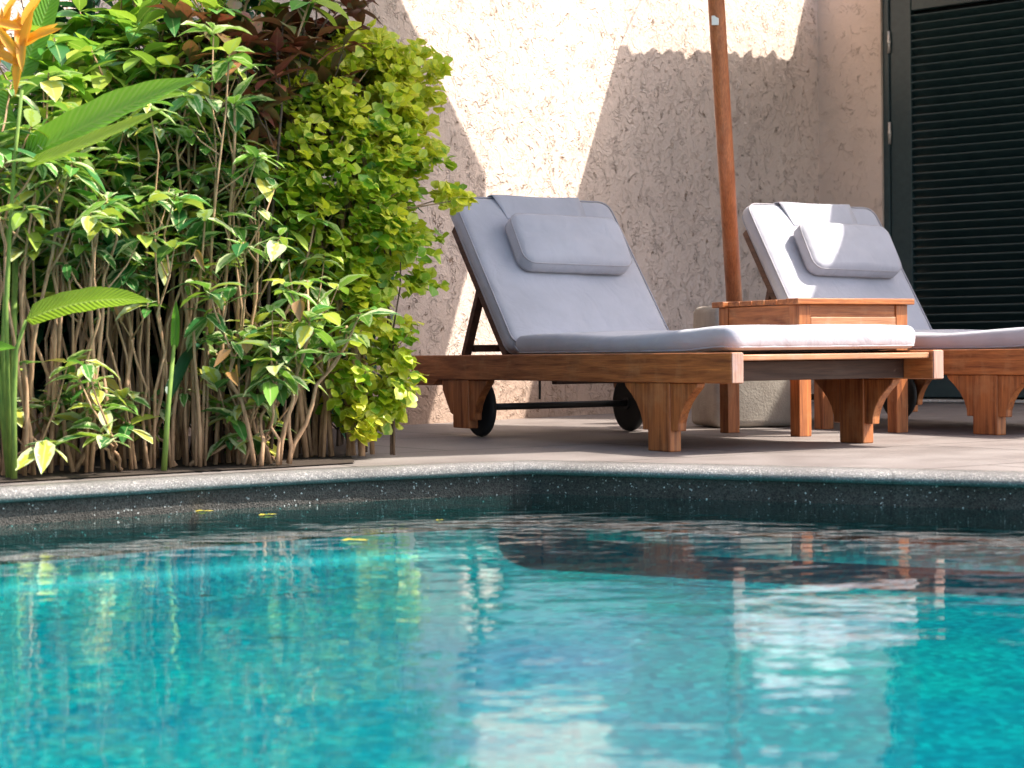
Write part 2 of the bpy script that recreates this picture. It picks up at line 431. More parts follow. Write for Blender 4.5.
# local frame: x along wall, y out of the room side (away), z up
main = empty('garden_wall', (CX, CY, 0), A, label='rough cream stucco wall running behind the loungers and the planting', cat='wall')
bm = bmesh.new(); add_box(bm, (-13, 0, -.05), (.21, .22, 2.85), 0); obj('wall_body', bm, STUC, main)
bm = bmesh.new(); add_box(bm, (-13, -.03, 2.852), (.0, .25, 2.92), .01); obj('wall_cap', bm, COPE, main)
B = A - R(90)      # door wall runs along +x local from the corner
house = empty('house_wall', (CX, CY, 0), B, label='smooth beige plaster house wall around the dark louvred door', cat='wall')
bm = bmesh.new()
D0, D1, DH = .392, 1.50, 2.30
for lo, hi in (((.0, 0, -.05), (D0, .22, 2.6)), ((D1, 0, -.05), (7.5, .22, 2.6)), ((D0, 0, DH), (D1, .22, 2.6))):
    add_box(bm, lo, hi, 0)
bmesh.ops.remove_doubles(bm, verts=bm.verts[:], dist=.0005)
obj('wall_body', bm, STUC2, house)
bm = bmesh.new(); add_box(bm, (D0, -.05, .004), (D1, .24, .018), .004); obj('threshold', bm, granite('pale_threshold', (.42, .4, .37), (.55, .52, .48), (.7, .7, .66), 90, .6), house)
door = empty('louvred_door', (CX, CY, 0), B, label='dark green louvred timber door in the beige plaster wall', cat='door')
bm = bmesh.new()
add_box(bm, (D0+.002, .02, .02), (D0+.038, .12, DH-.002), .003); add_box(bm, (D1-.038, .02, .02), (D1-.002, .12, DH-.002), .003)
add_box(bm, (D0+.04, .02, DH-.04), (D1-.04, .12, DH-.002), .003); obj('door_frame', bm, PAINT, door)
leafp = D0+.043, D1-.043
bm = bmesh.new()
x0, x1 = leafp; ST = .125
add_box(bm, (x0, .03, .03), (x0+ST, .075, DH-.045), .004); add_box(bm, (x1-ST, .03, .03), (x1, .075, DH-.045), .004)
for z0, z1 in ((.03, .17), (2.145, DH-.045)): add_box(bm, (x0+ST+.001, .033, z0), (x1-ST-.001, .072, z1), .004)
dl = obj('door_leaf', bm, PAINT, door)
bm = bmesh.new(); z = .19; Mx = Matrix.Rotation(R(-38), 4, 'X')
while z < 2.135:
    add_box(bm, (x0+ST-.004, -.029, -.0045), (x1-ST+.004, .029, .0045), .002, Matrix.Translation((0, .055, z)) @ Mx, seg=1)
    z += .0455
obj('louvres', bm, PAINT, dl)
bm = bmesh.new(); add_box(bm, (x0+.01, .15, 0), (x1-.01, .17, DH-.05), .002); obj('unlit_room_panel', bm, mat('dark_room', (.006, .008, .008), .9), door)  # near-black panel standing in for the unlit room behind the louvres
for hz in (1.985, 1.485, .35):
    bm = bmesh.new(); add_tube(bm, [(x0-.002, .019, hz-.06), (x0-.002, .019, hz+.06)], .0085, 8)
    add_tube(bm, [(x0-.002, .019, hz-.012), (x0-.002, .019, hz+.012)], .0105, 8)
    obj('hinge', bm, STEEL, dl)

# ------------------------------------------------------------------ sun lounger
def cushion_bm(lx, ly, t, r=.02, puff=.012, nx=22, ny=30, seed=1, wob=.003):
    """soft box: x 0..lx, y 0..ly, z 0..t"""
    rnd = random.Random(seed); ph = [rnd.uniform(0, 6.3) for _ in range(8)]
    bm = bmesh.new(); bmesh.ops.create_cube(bm, size=1)
    for v in bm.verts: v.co = Vector(((v.co.x+.5)*lx, (v.co.y+.5)*ly, (v.co.z+.5)*t))
    # corner rounding in plan
    ve = [e for e in bm.edges if abs(e.verts[0].co.z - e.verts[1].co.z) > t*.5]
    bmesh.ops.bevel(bm, geom=ve, offset=r*1.8, segments=4, affect='EDGES', profile=.5)
    he = [e for e in bm.edges if abs(e.verts[0].co.z - e.verts[1].co.z) < 1e-5]
    bmesh.ops.bevel(bm, geom=he, offset=r*.8, segments=3, affect='EDGES', profile=.5)
    for ax, n, L in ((0, nx, lx), (1, ny, ly)):
        for i in range(1, n):
            p = [0, 0, 0]; p[ax] = L*i/n; nn = [0, 0, 0]; nn[ax] = 1
            bmesh.ops.bisect_plane(bm, geom=bm.verts[:]+bm.edges[:]+bm.faces[:], plane_co=p, plane_no=nn)
    bmesh.ops.bisect_plane(bm, geom=bm.verts[:]+bm.edges[:]+bm.faces[:], plane_co=(0, 0, t/2), plane_no=(0, 0, 1))
    for v in bm.verts:
        x, y, z = v.co.x/lx, v.co.y/ly, v.co.z/t
        e = (max(0, 1-(2*x-1)**4)*max(0, 1-(2*y-1)**6))
        wv = wob*(math.sin(x*9+ph[0]+y*3)+math.sin(y*17+ph[1])+.6*math.sin(x*21+y*11+ph[2]))
        if z > .5: v.co.z += e*(puff + wv)
        # sides bulge a little, with small puckers
        s_ = math.sin(math.pi*min(1, max(0, z)))
        if x < .04: v.co.x -= s_*(.006 + .002*math.sin(y*60+ph[3]))
        if x > .96: v.co.x += s_*(.006 + .002*math.sin(y*55+ph[4]))
        if y < .03: v.co.y -= s_*(.006 + .002*math.sin(x*50+ph[5]))
        if y > .97: v.co.y += s_*(.006 + .002*math.sin(x*44+ph[6]))
    for f in bm.faces: f.smooth = True
    return bm
def piping_bm(lx, ly, z, r=.02, rad=.0035, inset=0):
    bm = bmesh.new(); c = r*1.8; pts = []
    for cx, cy, a0 in ((lx-c, ly-c, 0), (c, ly-c, 90), (c, c, 180), (lx-c, c, 270)):
        for k in range(5): a = R(a0+k*22.5); pts.append((cx+(c-inset)*math.cos(a), cy+(c-inset)*math.sin(a), z))
    # resample straight runs
    out = []
    for i, p in enumerate(pts):
        q = Vector(pts[(i+1) % len(pts)]); p = Vector(p); n = max(1, int((q-p).length/.05))
        for k in range(n): out.append(p.lerp(q, k/n))
    out.append(out[0]); add_tube(bm, out, rad, 6, False)
    return bm

W_, L_, H_, T_ = .785, 2.0, .2916, .0875
def make_lounger(lean=51, hinge=1.40):
    root = empty('sun_lounger', (.6384-.026, 5.1657-.0148, 0), .5172)
    rb = H_-T_
    def rail(x0, x1):
        bm = bmesh.new()
        add_prism(bm, [(0.0, rb), (1.78, rb), (1.82, rb-.022), (L_, rb-.022), (L_, H_), (0, H_)], x0, x1, 'x', .003)
        o = obj('side_rail', bm, [WY], root)
        return o
    for x0, x1 in ((0, .042), (W_-.042, W_)):
        o = rail(x0, x1)
        bm = bmesh.new(); add_box(bm, (x0+.002, -.003, rb+.002), (x1-.002, 0.0005, H_-.002), .0008); obj('end_grain', bm, WE, o)
    # foot and head cross boards
    bm = bmesh.new(); add_box(bm, (.043, .125, rb+.004), (W_-.043, .15, H_-.026), .003); obj('foot_board', bm, WD, root)
    bm = bmesh.new(); add_box(bm, (.043, L_-.04, rb-.01), (W_-.043, L_-.008, H_-.006), .003); obj('head_board', bm, WX, root)
    bm = bmesh.new(); add_box(bm, (.043, .012, H_-.024), (W_-.043, .10, H_-.007), .003); obj('foot_slat', bm, WL, root)
    bm = bmesh.new(); y = .112
    while y < 1.36: add_box(bm, (.043, y, H_-.024), (W_-.043, y+.062, H_-.007), .003, seg=1); y += .076
    y = 1.74
    while y < 1.93: add_box(bm, (.043, y, H_-.024), (W_-.043, y+.062, H_-.007), .003, seg=1); y += .076
    obj('bed_slats', bm, WX, root)
    bm = bmesh.new(); add_box(bm, (.043, 1.02, rb-.012), (W_-.043, 1.05, rb+.045), .003); obj('cross_bar', bm, WD, root)
    # legs with curved corbels
    def leg(x0, x1, yc, foot, name='leg'):
        bm = bmesh.new(); hp = .058
        add_box(bm, (x0, yc-hp, foot), (x1, yc+hp, rb-.0005), .004)
        xa, xb = x0+.006, x1-.006
        for s in (-1, 1):
            if s > 0 and foot > 0: prof_ = [(0, rb-.001), (.095, rb-.001), (.088, rb-.04), (.06, rb-.08), (.03, rb-.12), (.02, .08), (0, .08)]
            else: prof_ = [(0, rb-.001), (.135, rb-.001), (.128, rb-.014), (.098, rb-.036), (.070, rb-.062), (.050, rb-.090), (.038, rb-.118), (.036, .062), (0, .062)]
            pts = [(yc+s*(hp-.001+p), z) for p, z in prof_]
            add_prism(bm, pts, xa, xb, 'x', .002)
        return obj(name, bm, WZ, root)
    leg(.004, .046, .37, 0); leg(W_-.046, W_-.004, .37, 0)
    leg(.004, .046, 1.62, .032); leg(W_-.046, W_-.004, 1.62, .032)
    # wheels and axle
    wy = 1.60
    for x0, x1 in ((.064, .088), (W_-.088, W_-.064)):
        bm = bmesh.new(); c = ((x0+x1)/2)
        # lathe
        pr = [(x0, .03), (x0, .082), (x0-.001, .094), (x0+.004, .103), (c, .105), (x1-.004, .103), (x1+.001, .094), (x1, .082), (x1, .03)]
        n = 40; rows = [[bm.verts.new((px, wy+r*math.cos(2*math.pi*k/n), .105+r*math.sin(2*math.pi*k/n))) for k in range(n)] for px, r in pr]
        for a, b in zip(rows, rows[1:]):
            for k in range(n): bm.faces.new([a[k-1], a[k], b[k], b[k-1]]).smooth = True
        bm.faces.new(rows[0]); bm.faces.new(rows[-1][::-1])
        bmesh.ops.recalc_face_normals(bm, faces=bm.faces[:])
        wh = obj('wheel', bm, RUBBER, root)
        bm = bmesh.new(); add_tube(bm, [(x0-.006, wy, .105), (x1+.006, wy, .105)], .022, 14); obj('hub', bm, BLACKM, wh)
    bm = bmesh.new(); add_tube(bm, [(.05, wy, .105), (W_-.05, wy, .105)], .0125, 12); obj('axle', bm, BLACKM, root)
    # backrest
    TH = R(lean); hy, hz = hinge, .296
    Mb = Matrix.Translation((0, hy, hz)) @ Matrix.Rotation(TH, 4, 'X')      # local y up the back, z out of the front
    # rotate so local z faces foot side
    bm = bmesh.new()
    for x0, x1 in ((.072, .104), (W_-.082, W_-.05)): add_box(bm, (x0, 0, -.03), (x1, .60, 0), .003, Mb)
    y = .03
    while y < .55: add_box(bm, (.105, y, -.022), (W_-.083, y+.055, -.003), .002, Mb, seg=1); y += .075
    obj('backrest_frame', bm, WDY, root)
    p0 = Mb @ Vector((0, .31, -.032))
    bm = bmesh.new()
    for x in (.078, W_-.092):
        a = Vector((x, p0.y, p0.z)); b = Vector((x, 1.735, .294)); d = (b-a)
        ang = math.atan2(d.z, d.y)
        add_box(bm, (0, -.01, -.012), (.03, d.length+.006, .012), .002, Matrix.Translation(a) @ Matrix.Rotation(ang, 4, 'X'))
    add_box(bm, (.11, 1.70, .302), (W_-.094, 1.725, .328), .003)
    obj('backrest_prop', bm, WDY, root)
    # seat cushion
    t = .066; zc = .2875
    bm = cushion_bm(.70, 1.25, t, .020, .008, 14, 34, 3, .002)
    for v in bm.verts:
        y = v.co.y
        v.co.z += .010*math.exp(-((y-.05)/.12)**2) + .006*math.sin(y*7+.5)*(v.co.z/t)
    bmesh.ops.translate(bm, verts=bm.verts[:], vec=(.068, .09, zc))
    sc = obj('seat_cushion', bm, FAB, root)
    bm = piping_bm(.70, 1.25, 0, .02, .0035); 
    for v in bm.verts: v.co.z += .010*math.exp(-((v.co.y-.05)/.12)**2)
    bmesh.ops.translate(bm, verts=bm.verts[:], vec=(.068, .09, zc+.010)); obj('piping', bm, FABL, sc)
    bm = bmesh.new()
    for k in range(3): add_tube(bm, [(.066, 1.30+.008*k, .30), (.063, 1.315+.006*k, .312+.004*k), (.066, 1.335, .306)], .0025, 5)
    obj('tie_cord', bm, FABL, sc)
    # back cushion
    bm = cushion_bm(.665, .70, .072, .026, .012, 16, 18, 5, .0022)
    bmesh.ops.translate(bm, verts=bm.verts[:], vec=(.068, -.02, .002)); bmesh.ops.transform(bm, matrix=Mb, verts=bm.verts[:])
    bc = obj('back_cushion', bm, FAB, root)
    for zz in (.010, .066):
        bm = piping_bm(.665, .70, zz, .026, .0032, -.001)
        bmesh.ops.translate(bm, verts=bm.verts[:], vec=(.068, -.02, .002)); bmesh.ops.transform(bm, matrix=Mb, verts=bm.verts[:]); obj('piping', bm, FABL, bc)
    # flap over the top that carries the pillow
    bm = bmesh.new(); nx, ny = 10, 12; g_ = []
    for j in range(ny+1):
        row = []
        for i in range(nx+1):
            u = i/nx; v = j/ny
            x = .21 + .38*u + (.035*v if i == 0 else 0)
            if v < .25: y, z = .678+.018*math.sin(v/.25*1.57), .03+.056*(v/.25)
            else: y, z = .697-.02-(v-.25)/.75*.12, .0885+.003*math.sin(u*7+v*3)
            row.append(bm.verts.new(Mb @ Vector((x, y, z))))
        g_.append(row)
    for j in range(ny):
        for i in range(nx): bm.faces.new([g_[j][i], g_[j][i+1], g_[j+1][i+1], g_[j+1][i]]).smooth = True
    bmesh.ops.recalc_face_normals(bm, faces=bm.faces[:])
    bmesh.ops.solidify(bm, geom=bm.faces[:], thickness=.003)
    obj('pillow_flap', bm, FAB, root)
    # pillow
    bm = cushion_bm(.455, .225, .068, .024, .018, 14, 10, 9, .003)
    bmesh.ops.translate(bm, verts=bm.verts[:], vec=(0, 0, 0))
    Mp = Mb @ Matrix.Translation((.195, .298, .088)) @ Matrix.Rotation(R(-1.5), 4, 'Z') @ Matrix.Rotation(R(3), 4, 'X')
    bmesh.ops.transform(bm, matrix=Mp, verts=bm.verts[:]); pl = obj('pillow', bm, FAB, root)
    for zz in (.012, .058):
        bm = piping_bm(.455, .225, zz, .024, .0028, -.001); bmesh.ops.transform(bm, matrix=Mp, verts=bm.verts[:]); obj('piping', bm, FABL, pl)
    # hanging cord under the frame
    bm = bmesh.new(); add_tube(bm, [(.045, 1.13, rb), (.044, 1.128, rb-.03), (.047, 1.135, rb-.062)], .004, 6); obj('hanging_strap', bm, RUBBER, root)
    return root
def copy_tree(o, parent=None):
    c = o.copy(); COL.objects.link(c); c.parent = parent
    for ch in list(o.children): copy_tree(ch, c)
    return c
Uv = Vector((math.cos(.5172), math.sin(.5172), 0)); Rv = Vector((-Uv.y, Uv.x, 0)); P0 = Vector((.6384, 5.1657, 0))
lg = make_lounger()
tag(lg, 'reddish teak sun lounger with grey cushions, next to the planting, raised back wholly in shade', 'sun lounger', 'teak sun loungers on the deck')
l2 = make_lounger(55.5, 1.455); l2.location = P0 + Uv*1.39 + Rv*.12
tag(l2, 'teak sun lounger in front of the louvred door, foot end cut off by the photo', 'sun lounger', 'teak sun loungers on the deck')

# ------------------------------------------------------------------ side table
tb = empty('side_table', P0 + Uv*.845 + Rv*.80, .5172, label='small square orange teak side table between the two loungers', cat='side table')
tw, td, th = .485, .46, .472
for i, (x, y) in enumerate(((0, 0), (tw-.052, 0), (0, td-.052), (tw-.052, td-.052))):
    bm = bmesh.new(); add_box(bm, (x, y, 0), (x+.052, y+.052, th-.0215), .003); obj('leg', bm, WZ, tb)
for lo, hi, m in (((.053, .006, th-.062), (tw-.053, .024, th-.0215), WX), ((.053, td-.024, th-.095), (tw-.053, td-.006, th-.0215), WX),
        ((.006, .053, th-.095), (.024, td-.053, th-.0215), WY), ((tw-.024, .053, th-.095), (tw-.006, td-.053, th-.0215), WY)):
    bm = bmesh.new(); add_box(bm, lo, hi, .002); obj('apron', bm, m, tb)
bm = bmesh.new(); add_box(bm, (.053, .001, th-.095), (tw-.053, .028, th-.063), .003); obj('rail', bm, WL, tb)
bm = bmesh.new(); add_box(bm, (-.018, -.018, th-.021), (tw+.018, .05, th), .003); add_box(bm, (-.018, td-.05, th-.021), (tw+.018, td+.018, th), .003)
y = .053
for k in range(5): add_box(bm, (.0, y, th-.019), (tw, y+.066, th-.001), .003); y += .0715
top = obj('tabletop', bm, WX, tb)

# ------------------------------------------------------------------ parasol
ub = Vector((.895, 7.2, 0)); ut = Vector((.668, 6.45, 2.66))
um = empty('parasol', ub, 0, label='teak parasol pole standing in a concrete block behind the side table', cat='parasol')
bm = bmesh.new()
t = bmesh.new(); bmesh.ops.create_cube(t, size=1)
for v in t.verts:
    k = 1.0 if v.co.z < 0 else .93
    v.co = Vector((v.co.x*.325*k, v.co.y*.325*k, .003+(v.co.z+.5)*.468))
bmesh.ops.bevel(t, geom=t.edges[:], offset=.028, segments=4, affect='EDGES', profile=.5)
merge(bm, t, Matrix.Rotation(R(12), 4, 'Z'))
CONC = mat('cast_concrete', (.42, .38, .33), .9); g = N(CONC)
n1 = g.noise(g.coord(), 6, 6, .65); n2 = g.noise(g.coord(), 120, 3, .6)
g.l(g.ramp(n1, 0, [(.3, (.30, .265, .225)), (.7, (.46, .42, .36))]), 0, g.b, 'Base Color'); g.l(g.bump(n2, 0, .003, .7), 0, g.b, 'Normal')
obj('base', bm, CONC, um, True, 50)
def pp(z): return (ut-ub)*(z/2.66)
bm = bmesh.new(); add_tube(bm, [pp(.40), pp(1.2), pp(2.0), pp(2.45), Vector((.83-ub.x, 6.34-ub.y, 2.90))], .0305, 24); obj('pole', bm, WP, um)
bm = bmesh.new()
q = pp(1.50) + Vector((-.012, -.031, 0)); add_box(bm, tuple(q-Vector((.013, .003, .018))), tuple(q+Vector((.013, .003, .018))), .002); obj('brass_plate', bm, STEEL, um)
# hexagonal canopy (above the picture; throws the left hand shade)
def canopy(center, rad, a0, rise, n, m, parent):
    bm = bmesh.new(); apex = Vector(center)+Vector((0, 0, rise)); K = 8
    rows = []
    for k in range(K+1):
        f = .04 + .96*k/K; row = []
        for i in range(n):
            for s_ in range(4):
                a = R(a0+360*i/n); b = R(a0+360*(i+1)/n)
                p = Vector((math.cos(a), math.sin(a), 0)).lerp(Vector((math.cos(b), math.sin(b), 0)), s_/4)*rad*f
                p = Vector(center)+p; p.z = center[2] + rise*(1-f) - .05*math.sin(math.pi*f)*math.sin(math.pi*s_/4)
                row.append(bm.verts.new(p))
        rows.append(row)
    row = []
    for v in rows[-1]: row.append(bm.verts.new(v.co+Vector((0, 0, -.10))))
    rows.append(row)
    for a, b in zip(rows, rows[1:]):
        for i in range(len(a)): bm.faces.new([a[i-1], a[i], b[i], b[i-1]])
    bm.faces.new(rows[0])
    bmesh.ops.recalc_face_normals(bm, faces=bm.faces[:])
    bmesh.ops.solidify(bm, geom=bm.faces[:], thickness=.003)
    c = obj('canopy', bm, m, parent)
    for i in range(n):
        a = R(a0+360*i/n); e = Vector(center)+Vector((math.cos(a), math.sin(a), 0))*rad*.985
        bm = bmesh.new(); add_tube(bm, [apex-Vector((0, 0, .06)), e-Vector((0, 0, .012))], .011, 6); obj('rib', bm, WP, c)
    return c
cc = ut-ub; cc = (.83-ub.x, 6.34-ub.y, 2.60)
canopy(cc, 1.70, 82, .34, 6, CANV, um)

# unseen sail added overhead to cast the scalloped wall shadow and lounger shade
sail = empty('added_shadow_sail', (2.0, 9.0, 0), 0, label='unseen canvas sail added overhead to cast the scalloped shadow on the stucco wall', cat='shade sail')
base = [(1.97, 10.20), (1.06, 8.90), (1.52, 8.45), (2.48, 7.74), (2.67, 7.30), (2.76, 6.9), (3.25, 6.45), (4.5, 6.3), (4.35, 8.30)]  # outline shaped by tracing the wanted shadow edges back towards the sun
pts = []
for i, p in enumerate(base):
    p = Vector(p); q = Vector(base[(i+1) % len(base)]); d = q-p; n_ = Vector((-d.y, d.x)).normalized()*-1
    k = max(2, int(d.length/.03)) if i == 0 else 6
    for j in range(k):
        f = j/k; o = 0
        if i == 0: o = -(.036*abs(math.sin(math.pi*f*7+.4)) * (.7+.3*math.sin(f*31)) + .010*math.sin(f*83))
        pts.append(p + d*f + n_*o)
bm = bmesh.new(); vs = [bm.verts.new((p.x-2, p.y-9, 2.45)) for p in pts]
es = [bm.edges.new((vs[i-1], vs[i])) for i in range(len(vs))]
bmesh.ops.triangle_fill(bm, use_beauty=True, edges=es)
bmesh.ops.recalc_face_normals(bm, faces=bm.faces[:]); bmesh.ops.solidify(bm, geom=bm.faces[:], thickness=.004)
obj('canvas', bm, CANV, sail)
for (x, y), (x2, y2, z2) in (((1.06, 8.90), (.93, 9.44, 2.62)), ((1.97, 10.2), (1.95, 10.3, 2.5)), ((4.35, 8.3), (4.36, 8.34, 2.5)), ((4.5, 6.3), (4.75, 6.1, 2.55)), ((2.72, 6.9), (2.72, 6.9, 2.47))):
    bm = bmesh.new(); add_tube(bm, [(x-2, y-9, 2.447), (x2-2, y2-9, z2)], .003, 6); obj('rope', bm, CANV, sail)
bm = bmesh.new(); add_tube(bm, [(4.75-2, 6.1-9, 0), (4.75-2, 6.1-9, 2.62)], .04, 16); obj('post', bm, WP, sail)

# ------------------------------------------------------------------ plants
class Leaves:
    def __init__(s): s.bm = bmesh.new(); s.uv = s.bm.loops.layers.uv.new('UVMap')
    def leaf(s, base, d, nrm, L, W, kind='lance', droop=.4, fold=.25, seg=4, roll=0):
        base = Vector(base); d = Vector(d).normalized(); nrm = Vector(nrm)
        side = d.cross(nrm)
        if side.length < .05: side = d.cross(Vector((1, .2, .1)))
        side.normalize(); nn = side.cross(d).normalized()
        rows = []; p = base.copy(); dd = d.copy()
        for i in range(seg+1):
            t_ = i/seg
            if kind == 'lance': wd = math.sin(math.pi*min(1, t_**.8*.97+.03))**.9
            elif kind == 'round': wd = min(1, math.sqrt(max(0, 1-(2*t_-1.0)**2))+.12)*(1 if t_ < 1 else .35)
            elif kind == 'helic': wd = min(1, (t_/.12)**.6 if t_ < .12 else 1)*(1-max(0, (t_-.55)/.45)**2.2) + .01
            elif kind == 'strap': wd = (1-t_)**.6*.9+.04
            else: wd = math.sin(math.pi*min(1, t_**.6*.98+.02))      # ovate
            hw = W/2*wd + .0003
            up_ = nn*hw*fold
            nz = .10*hw*math.sin(i*2.1+roll*5)
            rows.append([s.bm.verts.new(p-side*hw+up_+nn*nz), s.bm.verts.new(p), s.bm.verts.new(p+side*hw+up_-nn*nz)])
            dd = (dd + Vector((0, 0, -1))*droop/seg).normalized()
            nn = side.cross(dd).normalized()
            p = p + dd*(L/seg)
        for i in range(seg):
            a, b = rows[i], rows[i+1]
            for k in (0, 1):
                f = s.bm.faces.new([a[k], a[k+1], b[k+1], b[k]]); f.smooth = True
                for lp, (u, v) in zip(f.loops, ((k*.5, i/seg), (k*.5+.5, i/seg), (k*.5+.5, (i+1)/seg), (k*.5, (i+1)/seg))): lp[s.uv].uv = (u, v)
rnd = random.Random(11)
def rdir(el0, el1, a=None):
    a = rnd.uniform(0, 2*math.pi) if a is None else a; e = R(rnd.uniform(el0, el1))
    return Vector((math.cos(a)*math.cos(e), math.sin(a)*math.cos(e), math.sin(e)))
def cane_path(b, h, lean, n=7, wob=.03):
    pts = [Vector(b)]; a = rnd.uniform(0, 6.28); l = Vector((math.cos(a)*lean, math.sin(a)*lean, 0))
    for i in range(1, n+1):
        t_ = i/n
        pts.append(Vector(b)+l*t_**1.2+Vector((rnd.uniform(-wob, wob), rnd.uniform(-wob, wob), 0))*min(1, t_*2)+Vector((0, 0, h*t_)))
    return pts
def along(pts, t_):
    x = t_*(len(pts)-1); i = min(len(pts)-2, int(x)); return pts[i].lerp(pts[i+1], x-i)
def cane_shrub(loc, hts, spread, nl, lsize, mat_l, mat_b, lean=.18, name='cane_shrub', leafstart=.45, rad=.006, drooping=.7, kind='lance', extra=3, label=None, group=None, whorl=(5, 9), elev=(-25, 45), cat='shrub', toph=None):
    root = empty(name, loc, 0, label=label, cat=cat, group=group)
    bb = bmesh.new(); lv = Leaves()
    def whorl_at(p, n, sc=1):
        a0 = rnd.uniform(0, 6.28)
        for k in range(n):
            d = rdir(elev[0], elev[1], a0+k*2.4)
            L = rnd.uniform(*lsize)*sc
            lv.leaf(p+Vector((0, 0, -k*.004)), d, Vector((rnd.uniform(-.35, .35), rnd.uniform(-.35, .35), 1)), L, L*rnd.uniform(.36, .5), kind, drooping*rnd.uniform(.5, 1.4), rnd.uniform(.1, .4), 4, rnd.random())
    for h in hts:
        a = rnd.uniform(0, 6.28); r = spread*math.sqrt(rnd.random())
        path = cane_path((math.cos(a)*r, math.sin(a)*r, 0), h, lean*rnd.uniform(.2, 1.2), 7, .018)
        r0_ = rad*rnd.uniform(.7, 1.3)
        add_tube(bb, path, [r0_*(1-.55*i/(len(path)-1)) for i in range(len(path))], 6)
        whorl_at(path[-1], rnd.randint(*whorl))
        for _ in range(extra):
            t_ = rnd.uniform(leafstart, .97); p = along(path, t_)
            d = rdir(15, 60); ln = rnd.uniform(.04, .16); q = p+d*ln*.6+Vector((0, 0, ln*.25)); q2 = q+d*ln*.35+Vector((0, 0, ln*.35))
            add_tube(bb, [p, q, q2], [r0_*.5, r0_*.4, r0_*.28], 5)
            whorl_at(q2, rnd.randint(max(2, whorl[0]-1), whorl[1]-1), .9)
    obj('stems', bb, mat_b, root); obj('foliage', lv.bm, mat_l, root)
    return root

def gpx(px, d): return (px-512)/F*d
G1 = 'leafy cane shrubs along the pool edge'
labels = ['pale leaved cane shrub at the left end of the bed, below the orange flower',
          'variegated cane shrub left of centre in the bed with a low whorl of pale leaves',
          'cane shrub with bunched tan stems rising beside the low arching leaf',
          'tall cane shrub with one thick straight stem and drooping pale leaves',
          'cane shrub with forked tan stems at the middle of the planting',
          'short cane shrub with small leaves against the coping, left of the golden shrub']
spots = [(20, 4.62, 1.05, 8), (75, 4.72, .85, 9), (125, 4.80, .9, 9), (178, 4.88, 1.2, 6), (235, 4.98, 1.1, 9), (262, 4.92, .45, 7)]
for (px, d, h, n), lab in zip(spots, labels):
    hts = [h*rnd.uniform(.5, 1.0) for _ in range(n+3)] + [h*rnd.uniform(.06, .3) for _ in range(2)]
    cane_shrub((gpx(px, d), d, .008), hts, .075, 8, (.045, .125), L_CANE, BARK, lean=.16, label=lab, group=G1, leafstart=.62, extra=3, whorl=(5, 9), rad=.0062)
# second row of the same kind, denser
labels2 = ['green leaved shrub rising behind the long arching heliconia leaf',
           'green leaved shrub behind the thick straight cane, broad leaves at its head',
           'tall pale green shrub whose top shoots stand against the bright wall']
for (px, d, h, n), lab in zip([(50, 5.05, 1.15, 12), (150, 5.2, 1.33, 13), (205, 5.3, 1.38, 12)], labels2):
    hts = [h*rnd.uniform(.6, 1.0) for _ in range(n)]
    cane_shrub((gpx(px, d), d, .008), hts, .13, 8, (.085, .145), L_CANE2, BARK, lean=.24, label=lab, group=G1, leafstart=.48, extra=11, rad=.007)
# dark evergreen backing
GB = 'dark shrubs at the back of the bed'
backs = [(-330, 4.75, 1.2), (-220, 4.95, 1.3), (-120, 5.1, 1.2), (-40, 5.3, 1.25), (30, 5.5, 1.3), (100, 5.6, 1.3), (165, 5.75, 1.4), (230, 5.8, 1.35), (290, 5.85, 1.2), (292, 5.7, .8)]
blab = ['dark green shrub farthest along the bed, outside the photo', 'dark green shrub second from the far left of the bed', 'dark green shrub just beyond the left edge of the photo', 'dark green shrub partly cut by the left edge of the photo', 'dark green shrub behind the orange flower',
        'dark green shrub behind the low arching leaf', 'dark green shrub behind the thick straight cane',
        'dark green shrub below the bronze leaves', 'dark green shrub behind the golden shrub, left half', 'low dark green shrub behind the golden shrub beside the lounger']
for (px, d, h), lab in zip(backs, blab):
    hts = [h*rnd.uniform(.3, 1.0) for _ in range(22)]
    cane_shrub((gpx(px, d), d, .008), hts, .22, 8, (.09, .16), L_DARK, BARKD, lean=.2, name='dark_shrub', label=lab, group=GB, leafstart=.08, extra=9, rad=.006, drooping=.9)
# bronze hibiscus
for (px, d, h, n), lab in zip([(248, 5.08, 1.27, 10), (330, 5.45, 1.33, 8)],
        ['tall bronze and dark red leaved shrub with upright leaf tips above the planting', 'shorter bronze leaved shrub poking out above the golden shrub']):
    hts = [h*rnd.uniform(.66, 1.0) for _ in range(n)]
    cane_shrub((gpx(px, d), d, .008), hts, .12, 8, (.09, .135), L_RED, BARKD, lean=.12, name='bronze_shrub', label=lab, leafstart=.72, extra=5, rad=.006, kind='ovate', group='bronze leaved shrubs', elev=(-20, 55), drooping=.6)

# golden variegated shrub: many small round leaves in layered clumps
root = empty('golden_shrub', (gpx(352, 5.3), 5.3, .008), 0, label='dense golden and green shrub of small round leaves beside the grey lounger', cat='shrub')
bb = bmesh.new(); lv = Leaves(); lv2 = Leaves()
